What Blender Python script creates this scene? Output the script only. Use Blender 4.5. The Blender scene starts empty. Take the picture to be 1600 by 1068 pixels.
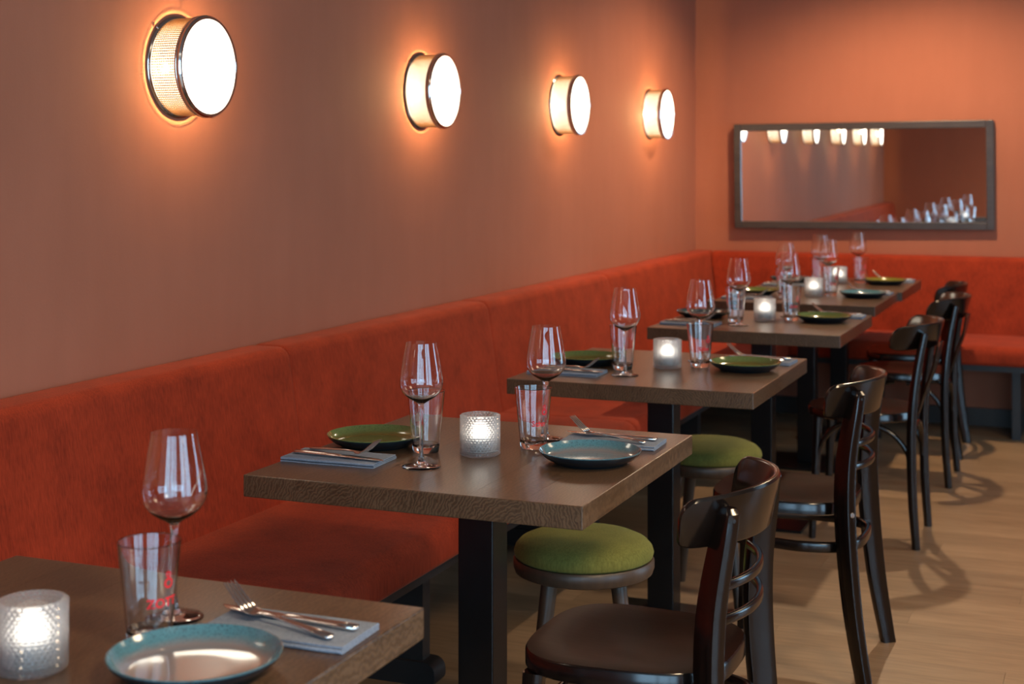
import bpy, bmesh, math, random
from math import pi, sin, cos, tan, radians, sqrt, atan2
from mathutils import Vector, Matrix

random.seed(7)
sc = bpy.context.scene
C = sc.collection

# ------------------------------------------------------------------ camera
CAM_H = 1.38
cam_d = bpy.data.cameras.new('camera')
cam = bpy.data.objects.new('camera', cam_d)
C.objects.link(cam)
cam.location = (0, 0, CAM_H)
cam.rotation_euler = (pi / 2, 0, 0.3885)
cam_d.sensor_width = 36
cam_d.lens = 51.6
cam_d.shift_y = -0.1775
cam_d.clip_start = 0.05
cam_d.dof.use_dof = True
cam_d.dof.focus_distance = 2.95
cam_d.dof.aperture_fstop = 5.2
sc.camera = cam

# ------------------------------------------------------------------ world: cool daylight outside the windows
w = bpy.data.worlds.new('daylight')
sc.world = w
w.use_nodes = True
bg = w.node_tree.nodes['Background']
bg.inputs['Color'].default_value = (0.45, 0.73, 1.0, 1)
bg.inputs['Strength'].default_value = 7.4

sc.view_settings.view_transform = 'Standard'
sc.view_settings.look = 'None'
sc.view_settings.gamma = 1.0
sc.view_settings.use_curve_mapping = False
sc.view_settings.exposure = 0.2
sc.cycles.transparent_max_bounces = 32
sc.cycles.max_bounces = 20
sc.cycles.transmission_bounces = 20
sc.cycles.caustics_refractive = False
sc.cycles.caustics_reflective = False
sc.cycles.sample_clamp_indirect = 4.0

SPOT_W = 188.0
AISLE_FILL_W = (240.0, 130.0, 50.0)  # added warm fill over the aisle, front to back
LAMP_FACE = 6.5
LAMP_SIDE = 4.0
BULB_W = 80.0

# ------------------------------------------------------------------ room dimensions
XL, XR = -2.217, 3.2
YB, YF = 8.20, -2.6
ZC = 2.85

# ------------------------------------------------------------------ material helpers
MATS = {}

def nodes(name):
    m = bpy.data.materials.new(name)
    m.use_nodes = True
    nt = m.node_tree
    b = nt.nodes['Principled BSDF']
    MATS[name] = m
    return m, nt, b

def N(nt, kind, **kw):
    n = nt.nodes.new(kind)
    for k, v in kw.items():
        setattr(n, k, v)
    return n

def setin(n, **kw):
    for k, v in kw.items():
        n.inputs[k.replace('_', ' ')].default_value = v

def coords(nt, scale=(1, 1, 1), space='Object'):
    tc = N(nt, 'ShaderNodeTexCoord')
    mp = N(nt, 'ShaderNodeMapping')
    mp.inputs['Scale'].default_value = scale
    nt.links.new(tc.outputs[space], mp.inputs['Vector'])
    return mp.outputs['Vector']

def noise(nt, vec, scale, detail=4, rough=0.55):
    n = N(nt, 'ShaderNodeTexNoise')
    setin(n, Scale=scale, Detail=detail, Roughness=rough)
    nt.links.new(vec, n.inputs['Vector'])
    return n.outputs['Fac']

def ramp(nt, fac, stops):
    r = N(nt, 'ShaderNodeValToRGB')
    el = r.color_ramp.elements
    while len(el) < len(stops):
        el.new(0.5)
    for e, (p, c) in zip(el, stops):
        e.position = p
        e.color = (*c, 1)
    nt.links.new(fac, r.inputs['Fac'])
    return r.outputs['Color']

def bump(nt, b, h, strength, dist):
    n = N(nt, 'ShaderNodeBump')
    setin(n, Strength=strength, Distance=dist)
    nt.links.new(h, n.inputs['Height'])
    nt.links.new(n.outputs['Normal'], b.inputs['Normal'])

def mixc(nt, fac, a, b_, mode='MIX'):
    m = N(nt, 'ShaderNodeMix', data_type='RGBA', blend_type=mode)
    for sock, v in ((m.inputs[0], fac), (m.inputs[6], a), (m.inputs[7], b_)):
        if isinstance(v, (int, float)):
            sock.default_value = v
        elif isinstance(v, tuple):
            sock.default_value = (*v, 1)
        else:
            nt.links.new(v, sock)
    return m.outputs[2]

def mat_plain(name, col, rough=0.5, metal=0.0, var=0.12, scale=8.0, coat=0.0, spec=0.5):
    m, nt, b = nodes(name)
    v = coords(nt)
    f = noise(nt, v, scale)
    lo = tuple(c * (1 - var) for c in col)
    hi = tuple(min(1, c * (1 + var)) for c in col)
    nt.links.new(ramp(nt, f, [(0.3, lo), (0.7, hi)]), b.inputs['Base Color'])
    setin(b, Roughness=rough, Metallic=metal)
    b.inputs['Coat Weight'].default_value = coat
    b.inputs['Coat Roughness'].default_value = 0.15
    b.inputs['Specular IOR Level'].default_value = spec
    return m

def mat_velvet(name, lo, hi, sheen=(1.0, 0.5, 0.3), sw=0.12):
    m, nt, b = nodes(name)
    v = coords(nt)
    patch = noise(nt, v, 8.0, 6, 0.65)
    v2 = coords(nt, (260, 260, 14))
    strk = noise(nt, v2, 1.0, 2)
    c1 = ramp(nt, patch, [(0.3, lo), (0.7, hi)])
    c2 = mixc(nt, 0.35, c1, ramp(nt, strk, [(0.25, tuple(c * 0.5 for c in lo)), (0.75, tuple(min(1, c * 1.35) for c in hi))]))
    nt.links.new(c2, b.inputs['Base Color'])
    setin(b, Roughness=0.9)
    b.inputs['Specular IOR Level'].default_value = 0.15
    b.inputs['Sheen Weight'].default_value = sw
    b.inputs['Sheen Roughness'].default_value = 0.4
    b.inputs['Sheen Tint'].default_value = (*sheen, 1)
    bump(nt, b, strk, 0.25, 0.002)
    return m

def mat_wood(name, dark, light, rough, grain=(14, 1.2, 14), coat=0.0, rand=0.25, bstr=0.15, spec=0.5):
    m, nt, b = nodes(name)
    oi = N(nt, 'ShaderNodeObjectInfo')
    tc = N(nt, 'ShaderNodeTexCoord')
    sh = N(nt, 'ShaderNodeVectorMath', operation='SCALE')
    cb = N(nt, 'ShaderNodeCombineXYZ')
    for i in range(3):
        nt.links.new(oi.outputs['Random'], cb.inputs[i])
    nt.links.new(cb.outputs[0], sh.inputs[0])
    sh.inputs['Scale'].default_value = 17.0
    ad = N(nt, 'ShaderNodeVectorMath', operation='ADD')
    nt.links.new(tc.outputs['Object'], ad.inputs[0])
    nt.links.new(sh.outputs[0], ad.inputs[1])
    mp = N(nt, 'ShaderNodeMapping')
    mp.inputs['Scale'].default_value = grain
    nt.links.new(ad.outputs[0], mp.inputs['Vector'])
    n1 = noise(nt, mp.outputs[0], 1.0, 5, 0.6)
    mp2 = N(nt, 'ShaderNodeMapping')
    mp2.inputs['Scale'].default_value = tuple(g * 7 for g in grain)
    nt.links.new(ad.outputs[0], mp2.inputs['Vector'])
    n2 = noise(nt, mp2.outputs[0], 1.0, 3, 0.5)
    c1 = ramp(nt, n1, [(0.3, dark), (0.72, light)])
    c2 = mixc(nt, 0.3, c1, ramp(nt, n2, [(0.35, tuple(c * 0.6 for c in dark)), (0.65, light)]))
    if rand:
        mr = N(nt, 'ShaderNodeMapRange')
        mr.inputs['To Min'].default_value = 1 - rand
        mr.inputs['To Max'].default_value = 1 + rand
        nt.links.new(oi.outputs['Random'], mr.inputs['Value'])
        hs = N(nt, 'ShaderNodeHueSaturation')
        nt.links.new(mr.outputs[0], hs.inputs['Value'])
        nt.links.new(c2, hs.inputs['Color'])
        c2 = hs.outputs[0]
    nt.links.new(c2, b.inputs['Base Color'])
    setin(b, Roughness=rough)
    b.inputs['Coat Weight'].default_value = coat
    b.inputs['Coat Roughness'].default_value = 0.2
    b.inputs['Specular IOR Level'].default_value = spec
    bump(nt, b, n2, bstr, 0.001)
    return m

def mat_thin_glass(name, tint=(0.97, 0.98, 0.98), f0=0.05, gain=1.0, rough=0.0):
    """clear thin wall: goes straight through, reflects more towards grazing"""
    m, nt, b = nodes(name)
    nt.nodes.remove(b)
    out = nt.nodes['Material Output']
    lw = N(nt, 'ShaderNodeLayerWeight')
    lw.inputs['Blend'].default_value = 0.5
    pw = N(nt, 'ShaderNodeMath', operation='POWER')
    nt.links.new(lw.outputs['Facing'], pw.inputs[0])
    pw.inputs[1].default_value = 4.0
    mr = N(nt, 'ShaderNodeMapRange')
    mr.inputs['To Min'].default_value = f0
    mr.inputs['To Max'].default_value = gain
    nt.links.new(pw.outputs[0], mr.inputs['Value'])
    tr = N(nt, 'ShaderNodeBsdfTransparent')
    tr.inputs['Color'].default_value = (*tint, 1)
    gl = N(nt, 'ShaderNodeBsdfGlossy')
    gl.inputs['Roughness'].default_value = rough
    mx = N(nt, 'ShaderNodeMixShader')
    nt.links.new(mr.outputs[0], mx.inputs[0])
    nt.links.new(tr.outputs[0], mx.inputs[1])
    nt.links.new(gl.outputs[0], mx.inputs[2])
    nt.links.new(mx.outputs[0], out.inputs['Surface'])
    return m

def mat_glass(name, col=(0.96, 0.98, 0.98), rough=0.0, ior=1.5):
    m, nt, b = nodes(name)
    setin(b, Roughness=rough, IOR=ior)
    b.inputs['Base Color'].default_value = (*col, 1)
    b.inputs['Transmission Weight'].default_value = 1.0
    return m

def mat_emit(name, col, strength):
    m, nt, b = nodes(name)
    b.inputs['Base Color'].default_value = (0.8, 0.8, 0.8, 1)
    b.inputs['Emission Color'].default_value = (*col, 1)
    b.inputs['Emission Strength'].default_value = strength
    return m

def mat_plate(name, centre, rim, speck):
    m, nt, b = nodes(name)
    tc = N(nt, 'ShaderNodeTexCoord')
    sp = N(nt, 'ShaderNodeSeparateXYZ')
    nt.links.new(tc.outputs['Object'], sp.inputs[0])
    cb = N(nt, 'ShaderNodeCombineXYZ')
    nt.links.new(sp.outputs[0], cb.inputs[0])
    nt.links.new(sp.outputs[1], cb.inputs[1])
    ln = N(nt, 'ShaderNodeVectorMath', operation='LENGTH')
    nt.links.new(cb.outputs[0], ln.inputs[0])
    nz = noise(nt, tc.outputs['Object'], 420.0, 3, 0.7)
    nz2 = noise(nt, tc.outputs['Object'], 40.0, 3, 0.6)
    ma = N(nt, 'ShaderNodeMath', operation='MULTIPLY_ADD')
    nt.links.new(nz2, ma.inputs[0])
    ma.inputs[1].default_value = 0.012
    nt.links.new(ln.outputs['Value'], ma.inputs[2])
    mr = N(nt, 'ShaderNodeMapRange')
    mr.inputs['From Min'].default_value = 0.088
    mr.inputs['From Max'].default_value = 0.112
    nt.links.new(ma.outputs[0], mr.inputs['Value'])
    g = ramp(nt, mr.outputs[0], [(0.1, centre), (0.6, rim)])
    s = ramp(nt, nz, [(0.52, (0, 0, 0)), (0.62, (1, 1, 1))])
    sm = N(nt, 'ShaderNodeMath', operation='MULTIPLY')
    nt.links.new(s, sm.inputs[0])
    nt.links.new(mr.outputs[0], sm.inputs[1])
    nt.links.new(mixc(nt, sm.outputs[0], g, speck), b.inputs['Base Color'])
    setin(b, Roughness=0.14)
    b.inputs['Coat Weight'].default_value = 0.5
    b.inputs['Coat Roughness'].default_value = 0.05
    return m

def mat_wall(name, lo, hi, rough=0.6):
    m, nt, b = nodes(name)
    v = coords(nt)
    big = noise(nt, v, 1.6, 4, 0.6)
    v2 = coords(nt, (3, 3, 0.5))
    strk = noise(nt, v2, 4.0, 5, 0.65)
    c = ramp(nt, big, [(0.3, lo), (0.7, hi)])
    c = mixc(nt, 0.08, c, ramp(nt, strk, [(0.35, tuple(x * 0.8 for x in lo)), (0.68, tuple(x * 1.25 for x in hi))]))
    nt.links.new(c, b.inputs['Base Color'])
    setin(b, Roughness=rough)
    b.inputs['Specular IOR Level'].default_value = 0.15
    fine = noise(nt, v, 160, 3, 0.6)
    bump(nt, b, fine, 0.10, 0.002)
    return m

mat_wall('terracotta', (0.350, 0.120, 0.068), (0.385, 0.134, 0.077), 0.85)
mat_wall('ceiling_paint', (0.30, 0.26, 0.23), (0.34, 0.30, 0.27), 0.8)
mat_velvet('orange_velvet', (0.180, 0.0185, 0.0065), (0.345, 0.037, 0.0115))
mat_velvet('green_velvet', (0.100, 0.098, 0.020), (0.165, 0.155, 0.036), (0.7, 0.8, 0.3))
mat_wood('table_oak', (0.050, 0.028, 0.0145), (0.112, 0.065, 0.035), 0.29, (22, 1.5, 22), 0.0, 0.14, 0.12)
def add_rings(name, dark, light):
    nt = MATS[name].node_tree
    b = nt.nodes['Principled BSDF']
    src = b.inputs['Base Color'].links[0].from_socket
    oi = N(nt, 'ShaderNodeObjectInfo')
    tc = N(nt, 'ShaderNodeTexCoord')
    mp = N(nt, 'ShaderNodeMapping')
    nt.links.new(tc.outputs['Object'], mp.inputs['Vector'])
    # heart of the tree lies below or above the board, a little different for every stave
    cb = N(nt, 'ShaderNodeCombineXYZ')
    mr = N(nt, 'ShaderNodeMapRange')
    mr.inputs['To Min'].default_value = -0.75
    mr.inputs['To Max'].default_value = 0.75
    nt.links.new(oi.outputs['Random'], mr.inputs['Value'])
    nt.links.new(mr.outputs[0], cb.inputs[0])
    cb.inputs[2].default_value = -0.62
    nt.links.new(cb.outputs[0], mp.inputs['Location'])
    wv = N(nt, 'ShaderNodeTexWave', wave_type='RINGS', rings_direction='Y')
    setin(wv, Scale=46.0, Distortion=9.0, Detail=2.0)
    wv.inputs['Detail Scale'].default_value = 1.4
    nt.links.new(mp.outputs[0], wv.inputs['Vector'])
    rc = ramp(nt, wv.outputs['Fac'], [(0.15, dark), (0.9, light)])
    nt.links.new(mixc(nt, 0.42, src, rc), b.inputs['Base Color'])
add_rings('table_oak', (0.033, 0.018, 0.009), (0.128, 0.077, 0.043))
mat_wood('floor_oak', (0.190, 0.114, 0.060), (0.305, 0.196, 0.112), 0.42, (1.2, 12, 12), 0.0, 0.13, 0.08)
mat_wood('dark_bentwood', (0.003, 0.0018, 0.0015), (0.007, 0.004, 0.003), 0.17, (9, 9, 1.2), 0.0, 0.0, 0.03, 0.55)
mat_wood('seat_wood', (0.005, 0.0025, 0.002), (0.010, 0.005, 0.0035), 0.30, (2.0, 16, 16), 0.0, 0.0, 0.10, 0.07)
mat_wood('stool_oak', (0.038, 0.022, 0.013), (0.075, 0.045, 0.026), 0.4, (9, 9, 1.2), 0.0, 0.1, 0.1)
mat_wood('mirror_frame_wood', (0.035, 0.024, 0.018), (0.065, 0.046, 0.036), 0.4, (2, 12, 12), 0.0, 0.0, 0.1)
mat_wood('plinth_wood', (0.018, 0.012, 0.009), (0.03, 0.02, 0.014), 0.5, (2, 12, 12), 0.0, 0.0, 0.05)
mat_plain('black_steel', (0.003, 0.0035, 0.004), 0.3, 0.0, 0.2, 20, 0.0, 0.35)
mat_plain('support_black', (0.012, 0.009, 0.008), 0.5, 0.0, 0.2, 20)
mat_plain('chrome', (0.62, 0.58, 0.55), 0.12, 1.0, 0.03, 6)
mat_plain('brass_mesh', (0.55, 0.36, 0.20), 0.3, 1.0, 0.1, 30)
mat_plain('cutlery_steel', (0.72, 0.69, 0.66), 0.14, 1.0, 0.04, 30)
mat_plain('bolt_zinc', (0.6, 0.62, 0.62), 0.3, 1.0, 0.05, 30)
mat_plain('hole_plug', (0.004, 0.004, 0.005), 0.6)
mat_plain('plate_outside', (0.008, 0.014, 0.018), 0.3, 0.0, 0.3, 60, 0.3)
mat_plain('window_frame', (0.05, 0.05, 0.055), 0.5)
mat_plain('candle_white', (0.82, 0.84, 0.86), 0.5, 0.0, 0.02)
mat_plain('red_print', (0.62, 0.010, 0.018), 0.5, 0.0, 0.05)
mat_plain('etch_white', (0.75, 0.62, 0.50), 0.7, 0.0, 0.05)
mat_plain('seam_thread', (0.16, 0.02, 0.008), 0.9)
mat_plain('light_ring', (0.75, 0.75, 0.74), 0.4)
mat_emit('lamp_face', (1.0, 0.86, 0.66), LAMP_FACE)
m, nt, b = nodes('lamp_drum')
nt.nodes.remove(b)
em = N(nt, 'ShaderNodeEmission')
setin(em, Strength=LAMP_SIDE)
em.inputs['Color'].default_value = (1.0, 0.86, 0.64, 1)
tr = N(nt, 'ShaderNodeBsdfTransparent')
mx = N(nt, 'ShaderNodeMixShader')
mx.inputs[0].default_value = 0.5
nt.links.new(tr.outputs[0], mx.inputs[1])
nt.links.new(em.outputs[0], mx.inputs[2])
nt.links.new(mx.outputs[0], nt.nodes['Material Output'].inputs['Surface'])
mat_emit('candle_glow', (1.0, 0.90, 0.76), 3.0)
mat_emit('fill_lens', (1.0, 0.78, 0.52), 2.0)  # glowing disc of the added aisle fill lights
mat_emit('downlight_lens', (1.0, 0.78, 0.52), 12.0)
mat_thin_glass('clear_glass', (0.98, 0.985, 0.985), 0.06, 0.9)
mat_thin_glass('window_glass', (0.97, 0.98, 0.98), 0.05, 0.8)
mat_glass('solid_glass', (0.985, 0.99, 0.99))
mat_glass('bowl_glass', (0.99, 0.995, 0.995), 0.0, 1.54)
mat_plate('glaze_teal', (0.19, 0.17, 0.175), (0.07, 0.18, 0.215), (0.03, 0.05, 0.06))
mat_plate('glaze_green', (0.130, 0.098, 0.018), (0.125, 0.165, 0.050), (0.05, 0.075, 0.02))
mat_plate('glaze_olive', (0.20, 0.16, 0.02), (0.17, 0.15, 0.025), (0.08, 0.07, 0.01))
mat_plate('glaze_dark', (0.03, 0.045, 0.05), (0.03, 0.06, 0.07), (0.01, 0.02, 0.02))
m, nt, b = nodes('mirror_glass')
setin(b, Roughness=0.0, Metallic=1.0)
b.inputs['Base Color'].default_value = (0.80, 0.80, 0.80, 1)
# napkin weave
m, nt, b = nodes('napkin_cloth')
v = coords(nt, (620, 620, 620))
f1 = noise(nt, v, 1.0, 2)
v = coords(nt)
f2 = noise(nt, v, 30, 3)
c = mixc(nt, 0.5, ramp(nt, f1, [(0.35, (0.085, 0.115, 0.165)), (0.65, (0.30, 0.35, 0.43))]), ramp(nt, f2, [(0.3, (0.14, 0.175, 0.235)), (0.7, (0.21, 0.25, 0.31))]))
nt.links.new(c, b.inputs['Base Color'])
setin(b, Roughness=0.95)
bump(nt, b, f1, 0.3, 0.001)
# relief candle glass: half see-through, half frosted
m, nt, b = nodes('relief_glass')
setin(b, Roughness=0.05, IOR=1.45)
b.inputs['Base Color'].default_value = (0.95, 0.96, 0.98, 1)
b.inputs['Transmission Weight'].default_value = 0.88
tr = N(nt, 'ShaderNodeBsdfTransparent')
mx = N(nt, 'ShaderNodeMixShader')
mx.inputs[0].default_value = 0.22
tl = N(nt, 'ShaderNodeBsdfTranslucent')
tl.inputs['Color'].default_value = (0.95, 0.96, 0.98, 1)
mt_ = N(nt, 'ShaderNodeMixShader')
mt_.inputs[0].default_value = 0.22
nt.links.new(b.outputs[0], mt_.inputs[1])
nt.links.new(tl.outputs[0], mt_.inputs[2])
nt.links.new(mt_.outputs[0], mx.inputs[1])
nt.links.new(tr.outputs[0], mx.inputs[2])
nt.links.new(mx.outputs[0], nt.nodes['Material Output'].inputs['Surface'])

# ------------------------------------------------------------------ mesh helpers
def link(name, me, parent=None, loc=(0, 0, 0), rot=(0, 0, 0)):
    o = bpy.data.objects.new(name, me)
    C.objects.link(o)
    o.location = loc
    o.rotation_euler = rot
    if parent is not None:
        o.parent = parent
    return o

def finish(bm, name, mats, smooth=35):
    bmesh.ops.recalc_face_normals(bm, faces=bm.faces[:])
    me = bpy.data.meshes.new(name)
    bm.to_mesh(me)
    bm.free()
    for mm in (mats if isinstance(mats, (list, tuple)) else [mats]):
        me.materials.append(MATS[mm])
    if smooth:
        me.shade_smooth()
        me.set_sharp_from_angle(angle=radians(smooth))
    return me

def addbox(bm, lo, hi, M=None):
    x0, y0, z0 = lo
    x1, y1, z1 = hi
    P = [(x0, y0, z0), (x1, y0, z0), (x1, y1, z0), (x0, y1, z0), (x0, y0, z1), (x1, y0, z1), (x1, y1, z1), (x0, y1, z1)]
    vs = [bm.verts.new(M @ Vector(p) if M else p) for p in P]
    fs = [bm.faces.new([vs[i] for i in q]) for q in ((0, 3, 2, 1), (4, 5, 6, 7), (0, 1, 5, 4), (1, 2, 6, 5), (2, 3, 7, 6), (3, 0, 4, 7))]
    return vs, fs

def boxmesh(name, lo, hi, mat, bevel=0.0, seg=2):
    bm = bmesh.new()
    addbox(bm, lo, hi)
    if bevel:
        bmesh.ops.bevel(bm, geom=bm.edges[:], offset=bevel, segments=seg, profile=0.5, affect='EDGES', clamp_overlap=True)
    return finish(bm, name, mat, 18)

def addlathe(bm, prof, seg=40, mi=None, close=False):
    """prof: [(r, z)] ; r == 0 makes a pole; mi(i): material index of band i"""
    rings = []
    for r, z in prof:
        if r < 1e-6:
            rings.append([bm.verts.new((0, 0, z))])
        else:
            rings.append([bm.verts.new((r * cos(2 * pi * k / seg), r * sin(2 * pi * k / seg), z)) for k in range(seg)])
    n = len(rings)
    for i in range(n if close else n - 1):
        a, c_ = rings[i], rings[(i + 1) % n]
        for k in range(seg):
            k2 = (k + 1) % seg
            if len(a) == 1 and len(c_) == 1:
                continue
            if len(a) == 1:
                f = bm.faces.new((a[0], c_[k2], c_[k]))
            elif len(c_) == 1:
                f = bm.faces.new((a[k], a[k2], c_[0]))
            else:
                f = bm.faces.new((a[k], a[k2], c_[k2], c_[k]))
            if mi:
                f.material_index = mi(i)

def lathe(name, prof, mat, seg=40, mi=None, smooth=35, close=False):
    bm = bmesh.new()
    addlathe(bm, prof, seg, mi, close)
    return finish(bm, name, mat, smooth)

def addsweep(bm, path, sec, ups=None, closed=False, caps=True):
    """path: points; sec(i, t) -> list of (a, b): a along side, b along up"""
    n = len(path)
    P = [Vector(p) for p in path]
    rings = []
    for i in range(n):
        if closed:
            d = P[(i + 1) % n] - P[i - 1]
        else:
            d = P[min(i + 1, n - 1)] - P[max(i - 1, 0)]
        d.normalize()
        up = Vector(ups[i] if isinstance(ups, list) else (ups or (0, 0, 1)))
        side = d.cross(up)
        if side.length < 1e-5:
            side = d.cross(Vector((1, 0, 0)))
        side.normalize()
        u = side.cross(d).normalized()
        rings.append([bm.verts.new(P[i] + side * a + u * b_) for a, b_ in sec(i, i / max(1, n - 1))])
    m_ = len(rings[0])
    for i in range(n if closed else n - 1):
        a, c_ = rings[i], rings[(i + 1) % n]
        for k in range(m_):
            bm.faces.new((a[k], a[(k + 1) % m_], c_[(k + 1) % m_], c_[k]))
    if caps and not closed:
        bm.faces.new(rings[0][::-1])
        bm.faces.new(rings[-1])

def circ(r, n=12):
    return [(r * cos(2 * pi * k / n), r * sin(2 * pi * k / n)) for k in range(n)]

def rrect(w_, h_, r, n=3):
    pts = []
    for cx, cy, a0 in ((w_ / 2 - r, h_ / 2 - r, 0), (-w_ / 2 + r, h_ / 2 - r, pi / 2), (-w_ / 2 + r, -h_ / 2 + r, pi), (w_ / 2 - r, -h_ / 2 + r, 1.5 * pi)):
        for k in range(n + 1):
            a = a0 + k / n * pi / 2
            pts.append((cx + r * cos(a), cy + r * sin(a)))
    return pts

def tube(name, path, r, mat, n=12, closed=False, ups=None):
    bm = bmesh.new()
    rr = r if callable(r) else (lambda t: r)
    addsweep(bm, path, lambda i, t: circ(rr(t), n), ups, closed)
    return finish(bm, name, mat, 50)

def smoothpath(pts, n=8):
    """Catmull-Rom through pts"""
    P = [Vector(p) for p in pts]
    P = [2 * P[0] - P[1]] + P + [2 * P[-1] - P[-2]]
    out = []
    for i in range(1, len(P) - 2):
        a, b_, c_, d = P[i - 1:i + 3]
        for k in range(n):
            t = k / n
            out.append(0.5 * ((2 * b_) + (c_ - a) * t + (2 * a - 5 * b_ + 4 * c_ - d) * t * t + (3 * b_ - a - 3 * c_ + d) * t ** 3))
    out.append(P[-2])
    return out

def thing(name, label, cat, loc=(0, 0, 0), rz=0.0, group=None):
    o = bpy.data.objects.new(name, None)
    C.objects.link(o)
    o.empty_display_size = 0.05
    o.location = loc
    o.rotation_euler = (0, 0, rz)
    return tag(o, label, cat, group)

def tag(o, label=None, cat=None, group=None, kind=None):
    if label:
        o['label'] = label
    if cat:
        o['category'] = cat
    if group:
        o['group'] = group
    if kind:
        o['kind'] = kind
    return o

def dup(root, loc, rz, label, group=None):
    r = root.copy()
    C.objects.link(r)
    r.location = loc
    r.rotation_euler = (0, 0, rz)
    r['label'] = label
    if group:
        r['group'] = group
    for ch in list(root.children):
        c_ = ch.copy()
        C.objects.link(c_)
        c_.parent = r
        for g in list(ch.children):
            d = g.copy()
            C.objects.link(d)
            d.parent = c_
    return r

# ------------------------------------------------------------------ the room
def wallbox(name, lo, hi, mat='terracotta'):
    return tag(link(name, boxmesh(name, lo, hi, mat)), kind='structure')

wallbox('wall_left', (XL - 0.15, YF - 0.15, 0), (XL, YB + 0.15, ZC))
wallbox('wall_back', (XL, YB, 0), (XR, YB + 0.15, ZC))
rwins = [(-0.85, 0.55), (0.70, 2.10), (5.60, 7.10)]
RZ0, RZ1 = 0.12, 2.70
bm = bmesh.new()
ys = [YF - 0.15] + [v for p in rwins for v in p] + [YB + 0.15]
for a, c_ in zip(ys[0::2], ys[1::2]):
    addbox(bm, (XR, a, RZ0), (XR + 0.15, c_, RZ1))
addbox(bm, (XR, YF - 0.15, 0), (XR + 0.15, YB + 0.15, RZ0))
addbox(bm, (XR, YF - 0.15, RZ1), (XR + 0.15, YB + 0.15, ZC))
tag(link('wall_right', finish(bm, 'wall_right', 'terracotta')), kind='structure')
wallbox('wall_partition', (XL, -0.55, 0), (-1.12, -0.40, ZC))
wallbox('ceiling', (XL - 0.15, YF - 0.15, ZC), (XR + 0.15, YB + 0.15, ZC + 0.12), 'ceiling_paint')

# street front with three tall windows behind the camera
wins = [(-1.05, 0.40), (0.50, 1.80), (1.90, 3.10)]
WZ0, WZ1 = 0.12, 2.70
bm = bmesh.new()
xs = [XL] + [v for p in wins for v in p] + [XR]
for a, c_ in zip(xs[0::2], xs[1::2]):
    addbox(bm, (a, YF - 0.15, WZ0), (c_, YF, WZ1))
addbox(bm, (XL, YF - 0.15, 0), (XR, YF, WZ0))
addbox(bm, (XL, YF - 0.15, WZ1), (XR, YF, ZC))
tag(link('wall_front', finish(bm, 'wall_front', 'terracotta')), kind='structure')
def window(num, c0, c1, M):
    """two-light window of width c1 - c0 along local x, glass at local y = 0"""
    t = 0.05
    mid = (c0 + c1) / 2
    bm = bmesh.new()
    addbox(bm, (c0, -0.035, WZ0), (c0 + t, 0.035, WZ1), M)
    addbox(bm, (c1 - t, -0.035, WZ0), (c1, 0.035, WZ1), M)
    addbox(bm, (c0 + t, -0.035, WZ0), (c1 - t, 0.035, WZ0 + t), M)
    addbox(bm, (c0 + t, -0.035, WZ1 - t), (c1 - t, 0.035, WZ1), M)
    addbox(bm, (mid - t / 2, -0.035, WZ0 + t), (mid + t / 2, 0.035, WZ1 - t), M)
    wo = tag(link('window_%d' % num, finish(bm, 'window_frame', 'window_frame')), kind='structure')
    for x0, x1 in ((c0 + t, mid - t / 2), (mid + t / 2, c1 - t)):
        bm = bmesh.new()
        addbox(bm, (x0, -0.003, WZ0 + t), (x1, 0.003, WZ1 - t), M)
        link('pane', finish(bm, 'pane', 'window_glass', 0), wo)
    pd = bpy.data.lights.new('window_portal', 'AREA')
    pd.shape = 'RECTANGLE'
    pd.size, pd.size_y = c1 - c0, WZ1 - WZ0
    pd.cycles.is_portal = True
    po = bpy.data.objects.new('window_portal', pd)
    C.objects.link(po)
    po.matrix_world = M @ Matrix.Translation((mid, -0.06, (WZ0 + WZ1) / 2)) @ Matrix.Rotation(pi / 2, 4, 'X')
for i, (a, c_) in enumerate(wins):
    window(i + 1, a, c_, Matrix.Translation((0, YF - 0.075, 0)))
for i, (a, c_) in enumerate(rwins):
    window(i + 4, a, c_, Matrix.Translation((XR + 0.075, 0, 0)) @ Matrix.Rotation(pi / 2, 4, 'Z'))

# floor: sub-floor slab and real planks
fl = tag(link('floor', boxmesh('floor', (XL - 0.15, YF - 0.15, -0.12), (XR + 0.15, YB + 0.15, -0.012), 'plinth_wood')), kind='structure')
PW, PL = 0.165, 1.95
plank_meshes = {}
def plank_mesh(L):
    k = round(L, 3)
    if k not in plank_meshes:
        bm = bmesh.new()
        addbox(bm, (0, 0.0004, -0.012), (L - 0.0008, PW - 0.0004, 0))
        plank_meshes[k] = finish(bm, 'plank', 'floor_oak', 0)
    return plank_meshes[k]
rows = math.ceil((YB - YF) / PW)
for r in range(rows):
    off = [0.0, 0.65, 1.3, 0.3, 0.95][r % 5]
    x = XL
    first = True
    while x < XR - 0.01:
        L = min((PL - off) if first else PL, XR - x)
        if L > 0.02:
            link('plank', plank_mesh(L), fl, (x, YF + r * PW, 0))
        x += L
        first = False

# ------------------------------------------------------------------ banquettes
BT, SEATZ = 0.868, 0.47       # top of back, top of seat
SEAMS = [-0.395, 0.77, 2.14, 3.51, 4.90, 6.28]

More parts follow.
